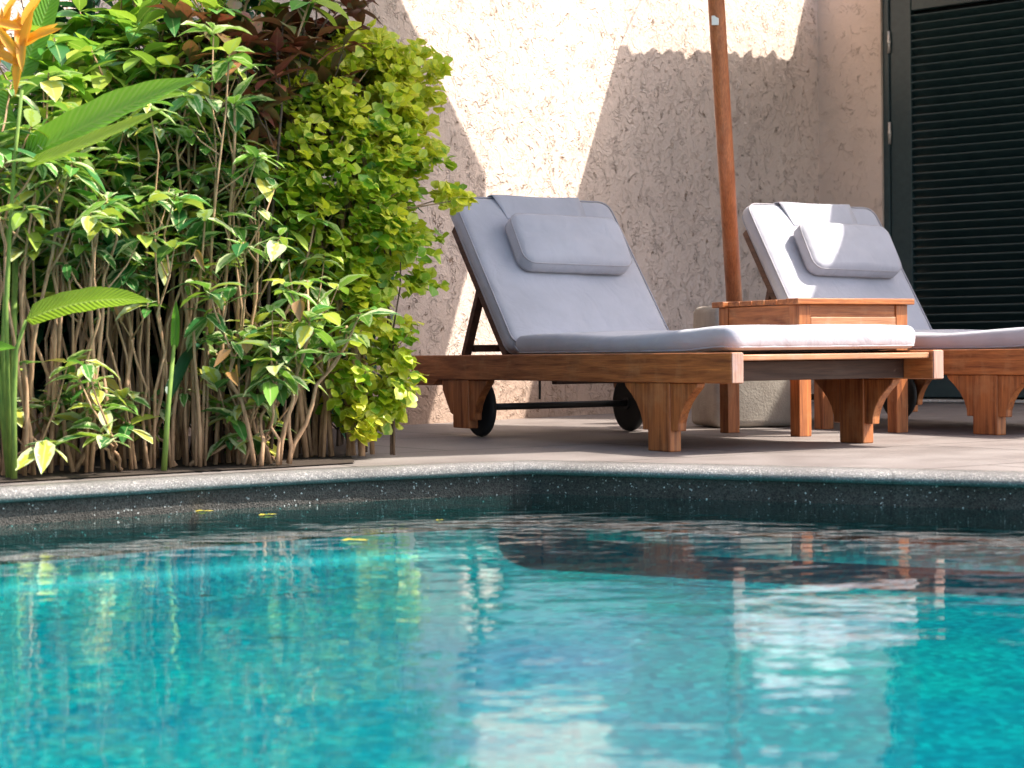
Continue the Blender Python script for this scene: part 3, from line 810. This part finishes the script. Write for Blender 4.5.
# outline of the crown in (x, z), traced from its silhouette; depth is built from an ellipse
def crown_w(z):
    tab = [(.08, -.02, .12), (.2, -.14, .13), (.35, -.22, .12), (.5, -.25, .14), (.62, -.31, .20), (.75, -.36, .24), (.9, -.36, .22), (1.0, -.30, .22), (1.08, -.16, .20), (1.15, -.05, .14), (1.2, 0, .05)]
    for a, b in zip(tab, tab[1:]):
        if a[0] <= z <= b[0]:
            k = (z-a[0])/(b[0]-a[0]); return a[1]+(b[1]-a[1])*k, a[2]+(b[2]-a[2])*k
    return -.02, .05
clumps = []
for i in range(820):
    z = rnd.uniform(.10, 1.18); a, b = crown_w(z); c = (a+b)/2; hw = (b-a)/2
    ang = rnd.uniform(0, 2*math.pi); r = math.sqrt(rnd.uniform(.25, 1))
    x = c+hw*r*math.cos(ang); y = hw*.95*r*math.sin(ang)
    if z < .5 and rnd.random() < .62: continue
    if z < .32 and x < .0 and rnd.random() < .6: continue
    clumps.append(Vector((x, y, z)))
for (x, z) in ((.27, .76), (.30, .74), (.22, .84), (.20, 1.02), (.20, 1.12), (.24, 1.10), (-.12, 1.13), (.06, 1.17), (.04, .10), (.10, .12), (.12, .18), (.13, .26), (.22, .60), (.2, .5), (.14, .36)):
    for _ in range(3): clumps.append(Vector((x+rnd.uniform(-.03, .03), rnd.uniform(-.12, .12), z+rnd.uniform(-.03, .03))))
for c in clumps:
    tip = c.z > .80+.25*rnd.random() or c.x > .13+.12*rnd.random()*3 or (c.z < .4 and rnd.random() < .35) or rnd.random() < .16
    T = lv2 if tip else lv
    n = rnd.randint(11, 20); rr = rnd.uniform(.02, .06)
    out = Vector((c.x, c.y, (c.z-.6)*.5)).normalized() if c.length else Vector((0, 0, 1))
    for k in range(n):
        o = Vector((rnd.gauss(0, 1), rnd.gauss(0, 1), rnd.gauss(0, .7))).normalized()*rr*rnd.random()**.5
        d = (out*.6+rdir(-40, 60)).normalized()
        L = rnd.uniform(.022, .040)
        T.leaf(c+o, d, Vector((rnd.uniform(-.1, 1.0), rnd.uniform(-1.1, .1), .9)), L, L*rnd.uniform(.85, 1.1), 'round', rnd.uniform(-.2, .9), rnd.uniform(.05, .45), 3, rnd.random())
# main stems
stems = []
for i in range(13):
    bx_, by_ = rnd.uniform(-.16, .12), rnd.uniform(-.08, .08)
    p = cane_path((bx_, by_, 0), rnd.uniform(.7, 1.1), .15, 8, .02); stems.append(p)
    r0_ = rnd.uniform(.006, .011)
    add_tube(bb, p, [r0_*(1-.6*k/(len(p)-1)) for k in range(len(p))], 7)
for c in rnd.sample(clumps, 150):
    s_ = min(stems, key=lambda s: min((along(s, t_/6)-c).length for t_ in range(3, 7)))
    q = min((along(s_, t_/10) for t_ in range(2, 10)), key=lambda q: (q-c+Vector((0, 0, .06))).length)
    m_ = q.lerp(c, .5)+Vector((rnd.uniform(-.02, .02), rnd.uniform(-.02, .02), -.015)); add_tube(bb, [q, m_, c], [.0032, .0024, .0015], 5)
obj('stems', bb, BARK, root); obj('foliage', lv.bm, L_YEL, root)
obj('new_growth', lv2.bm, L_YEL2, root)

# small upright plant poking out of the golden shrub towards the wall
cane_shrub((gpx(392, 5.3), 5.3, .008), [.84, .70, .88], .02, 5, (.07, .10), L_CANE, BARKD, lean=.03, name='sapling', label='thin dark stemmed sapling with a star of pointed leaves right of the golden shrub', leafstart=.9, extra=1, rad=.004, whorl=(6, 8), elev=(5, 40), drooping=.4, cat='sapling')

# dracaena-like straps behind the orange flower
for px, d, h, lab in ((75, 5.25, .98, 'spiky dark strap-leaved plant just right of the orange flower'), (18, 5.3, .92, 'spiky dark strap-leaved plant behind the orange flower')):
    root = empty('strap_plant', (gpx(px, d), d, .008), 0, label=lab, cat='plant', group='spiky strap-leaved plants')
    bb = bmesh.new(); p = cane_path((0, 0, 0), h, .03, 6, .01); add_tube(bb, p, .009, 7); lv = Leaves()
    for k in range(44):
        q = along(p, rnd.uniform(.8, 1)); L = rnd.uniform(.2, .34)
        lv.leaf(q, rdir(-10, 70), (0, 0, 1), L, .022, 'strap', rnd.uniform(.3, 1.2), .35, 6)
    obj('stem', bb, BARKD, root); obj('foliage', lv.bm, L_STRAP, root)

# heliconia with the orange flower: stalks and big paddle leaves, world points from true depth
def wp(px, py, d):     # a point `d` metres down the garden; only used to set real positions of leaves
    X, Y = px-512, py-384
    cr, sr = math.cos(ROLL), math.sin(ROLL)
    x = X*cr-Y*sr; y = X*sr+Y*cr; u = -y/F
    c_, s_ = math.cos(PITCH), math.sin(PITCH)
    k = d/(c_+s_*u); return Vector((x/F*k, d, HC+(-s_+c_*u)*k))
def big_leaf(root, a, b, bow, W, nrm, mat_=L_HEL, fold=.35, kind='helic', seg=14):
    """paddle leaf from a to b, bowed upward in the middle"""
    lv = Leaves(); a = Vector(a); b = Vector(b); rows = []
    for i in range(seg+1):
        t_ = i/seg; p = a.lerp(b, t_)+Vector((0, 0, 1))*bow*4*t_*(1-t_)
        dn = (b-a)+Vector((0, 0, 1))*bow*4*(1-2*t_); dn.normalize()
        side = dn.cross(Vector(nrm)).normalized(); n2 = side.cross(dn).normalized()
        wd = ((t_/.10)**.6 if t_ < .10 else 1)*(1-max(0, (t_-.45)/.55)**2)+.004
        hw = W/2*wd; rp = .05*hw*math.sin(i*1.9)
        rows.append([lv.bm.verts.new(p-side*hw+n2*(hw*fold+rp)), lv.bm.verts.new(p-side*hw*.5+n2*hw*fold*.35), lv.bm.verts.new(p), lv.bm.verts.new(p+side*hw*.5+n2*hw*fold*.35), lv.bm.verts.new(p+side*hw+n2*(hw*fold-rp))])
    for i in range(seg):
        for k in range(4):
            f = lv.bm.faces.new([rows[i][k], rows[i][k+1], rows[i+1][k+1], rows[i+1][k]]); f.smooth = True
            for lp, (u, v) in zip(f.loops, ((k/4, i/seg), (k/4+.25, i/seg), (k/4+.25, (i+1)/seg), (k/4, (i+1)/seg))): lp[lv.uv].uv = (u, v)
    return obj('leaf', lv.bm, mat_, root)
def stalk(root, pts, r0_, r1_, m=GREENST, name='stalk'):
    bb = bmesh.new(); n = len(pts); add_tube(bb, pts, [r0_+(r1_-r0_)*i/(n-1) for i in range(n)], 8); return obj(name, bb, m, root)
def rel(root, *p): return [q-root.location for q in p]
d = 4.50
hb = wp(10, 478, d); hb.z = .008
h1 = empty('heliconia', hb, 0, label='heliconia with an orange flower and long green paddle leaves at the left edge', cat='heliconia')
big_leaf(h1, *rel(h1, wp(22, 160, 4.55), wp(200, 78, 4.30)), .012, .10, (.25, -.85, .5), fold=.4)
big_leaf(h1, *rel(h1, wp(26, 166, 4.40), wp(166, 108, 4.18)), -.006, .05, (.1, -.8, .6), mat_=L_HEL2, fold=.3)
big_leaf(h1, *rel(h1, wp(-18, 60, 4.7), wp(20, 165, 4.65)), .0, .06, (.1, -1, .2))
big_leaf(h1, *rel(h1, wp(20, 80, 4.9), wp(62, -30, 4.9)), .0, .07, (.1, -1, .1))
big_leaf(h1, *rel(h1, wp(32, 62, 4.95), wp(85, 95, 4.75)), .02, .07, (.3, -.3, .9))
stalk(h1, rel(h1, hb, wp(4, 350, d), wp(10, 200, 4.55), wp(22, 158, 4.55)), .011, .005)
stalk(h1, rel(h1, hb, wp(-6, 330, d), wp(-4, 150, 4.6), wp(-16, 60, 4.7)), .010, .005)
stalk(h1, rel(h1, hb, wp(14, 320, 4.55), wp(18, 150, 4.75), wp(22, 80, 4.9)), .009, .005)
fl = stalk(h1, rel(h1, hb, wp(6, 300, 4.45), wp(14, 165, 4.42), wp(22, 90, 4.40)), .006, .004, name='flower_stalk')
def flower(root, c, sc=1.0):
    lv = Leaves()
    dirs = [(-.9, .2, .55), (-.55, -.3, .9), (-.15, .3, 1.1), (.35, -.3, 1.0), (.75, .2, .62), (.95, -.2, .35), (-.2, .1, -1.3), (.05, -.2, -.9), (-.75, -.2, .2), (.45, .3, .85)]
    for k, dd in enumerate(dirs):
        v = Vector(dd); lv.leaf(c+Vector((0, 0, .01*k-.04))*sc, v, (0, -1, .3), .095*sc*v.length, .022*sc, 'lance', .1, .9, 5, k)
    return obj('flower', lv.bm, L_FLOWER, root)
flower(fl, *rel(h1, wp(22, 48, 4.40)), 1.1)
flower(fl, *rel(h1, wp(4, 32, 4.42)), .75)
# low heliconia shoot with one arching leaf
hb = wp(14, 474, 4.45); hb.z = .008
h2 = empty('heliconia', hb, 0, label='young heliconia shoot whose single yellow-green leaf arches low over the bare canes', cat='heliconia')
big_leaf(h2, *rel(h2, wp(26, 320, 4.42), wp(152, 302, 4.32)), .022, .075, (.1, -.8, .6), mat_=L_HEL2, fold=.25)
stalk(h2, rel(h2, hb, wp(14, 400, 4.45), wp(16, 350, 4.44), wp(26, 320, 4.42)), .008, .004)
hb = wp(-20, 470, 4.4); hb.z = .008
h3 = empty('heliconia', hb, 0, label='heliconia shoot at the left edge with only its leaf tip in the picture', cat='heliconia')
big_leaf(h3, *rel(h3, wp(-60, 360, 4.4), wp(16, 348, 4.35)), .01, .05, (.1, -.8, .6)); stalk(h3, rel(h3, hb, wp(-60, 360, 4.4)), .006, .004)
# thick green shoot standing in the canes
hb = wp(164, 470, 4.7); hb.z = .008
h4 = empty('heliconia', hb, 0, label='straight young green heliconia stalk standing among the tan canes', cat='heliconia')
stalk(h4, rel(h4, hb, wp(168, 410, 4.7), wp(174, 345, 4.72)), .008, .005)
big_leaf(h4, *rel(h4, wp(174, 350, 4.72), wp(176, 300, 4.75)), .0, .022, (.3, -1, .1), fold=.9)
big_leaf(h4, *rel(h4, wp(170, 400, 4.72), wp(205, 340, 4.95)), .02, .04, (-.2, -.6, .7), fold=.7, mat_=L_DARK)

# dry leaves caught in the canes
lv = Leaves()
for k, (px, py) in enumerate(((53, 410), (231, 350), (246, 338), (235, 372), (196, 250), (130, 225), (300, 300), (115, 295))):
    root = empty('dead_leaf', wp(px, py, 4.75), 0, label=['curled brown dead leaf low in the canes at left', 'rust coloured leaf caught mid-height in the canes', 'tan folded leaf just above the rust coloured one',
      'yellowed leaf below the rust coloured one', 'yellow and green spotted leaf beside the thick cane', 'yellow leaf hanging under the long heliconia leaf', 'brown leaf between the forked stems', 'pale dry leaf beside the low arching leaf'][k], cat='leaf', group='dead leaves caught in the canes')
    l_ = Leaves(); l_.leaf((0, 0, 0), rdir(-80, -10), (rnd.uniform(-.5, .5), -1, .2), rnd.uniform(.04, .085), rnd.uniform(.018, .036), 'ovate', rnd.uniform(-1.5, 1.8), rnd.uniform(.6, 1.3), 6); obj('blade', l_.bm, L_DRY, root)

# leaves floating on the water / lying on the coping
def gz(px, py, z):
    v = wp(px, py, 1.0) - Vector((0, 0, HC)); k = (z-HC)/v.z; return Vector((0, 0, HC))+v*k
for k, (px, py, lab) in enumerate(((205, 511, 'pale yellow leaf floating near the left coping'), (356, 540, 'larger yellow leaf floating left of the pool corner'),
        (268, 515, 'small thin yellow leaf floating between the other two'), (440, 520, 'tiny pale leaf floating close to the pool corner'))):
    root = empty('floating_leaf', gz(px, py, WATER_Z+.002), 0, label=lab, cat='leaf', group='fallen leaves floating on the pool')
    l_ = Leaves(); L = (.05, .06, .045, .02)[k]; l_.leaf((-L/2, 0, 0), (1, rnd.uniform(-.4, .4), .02), (0, 0, 1), L, L*.45, 'ovate', .0, .12, 5); obj('blade', l_.bm, L_FLOAT, root)
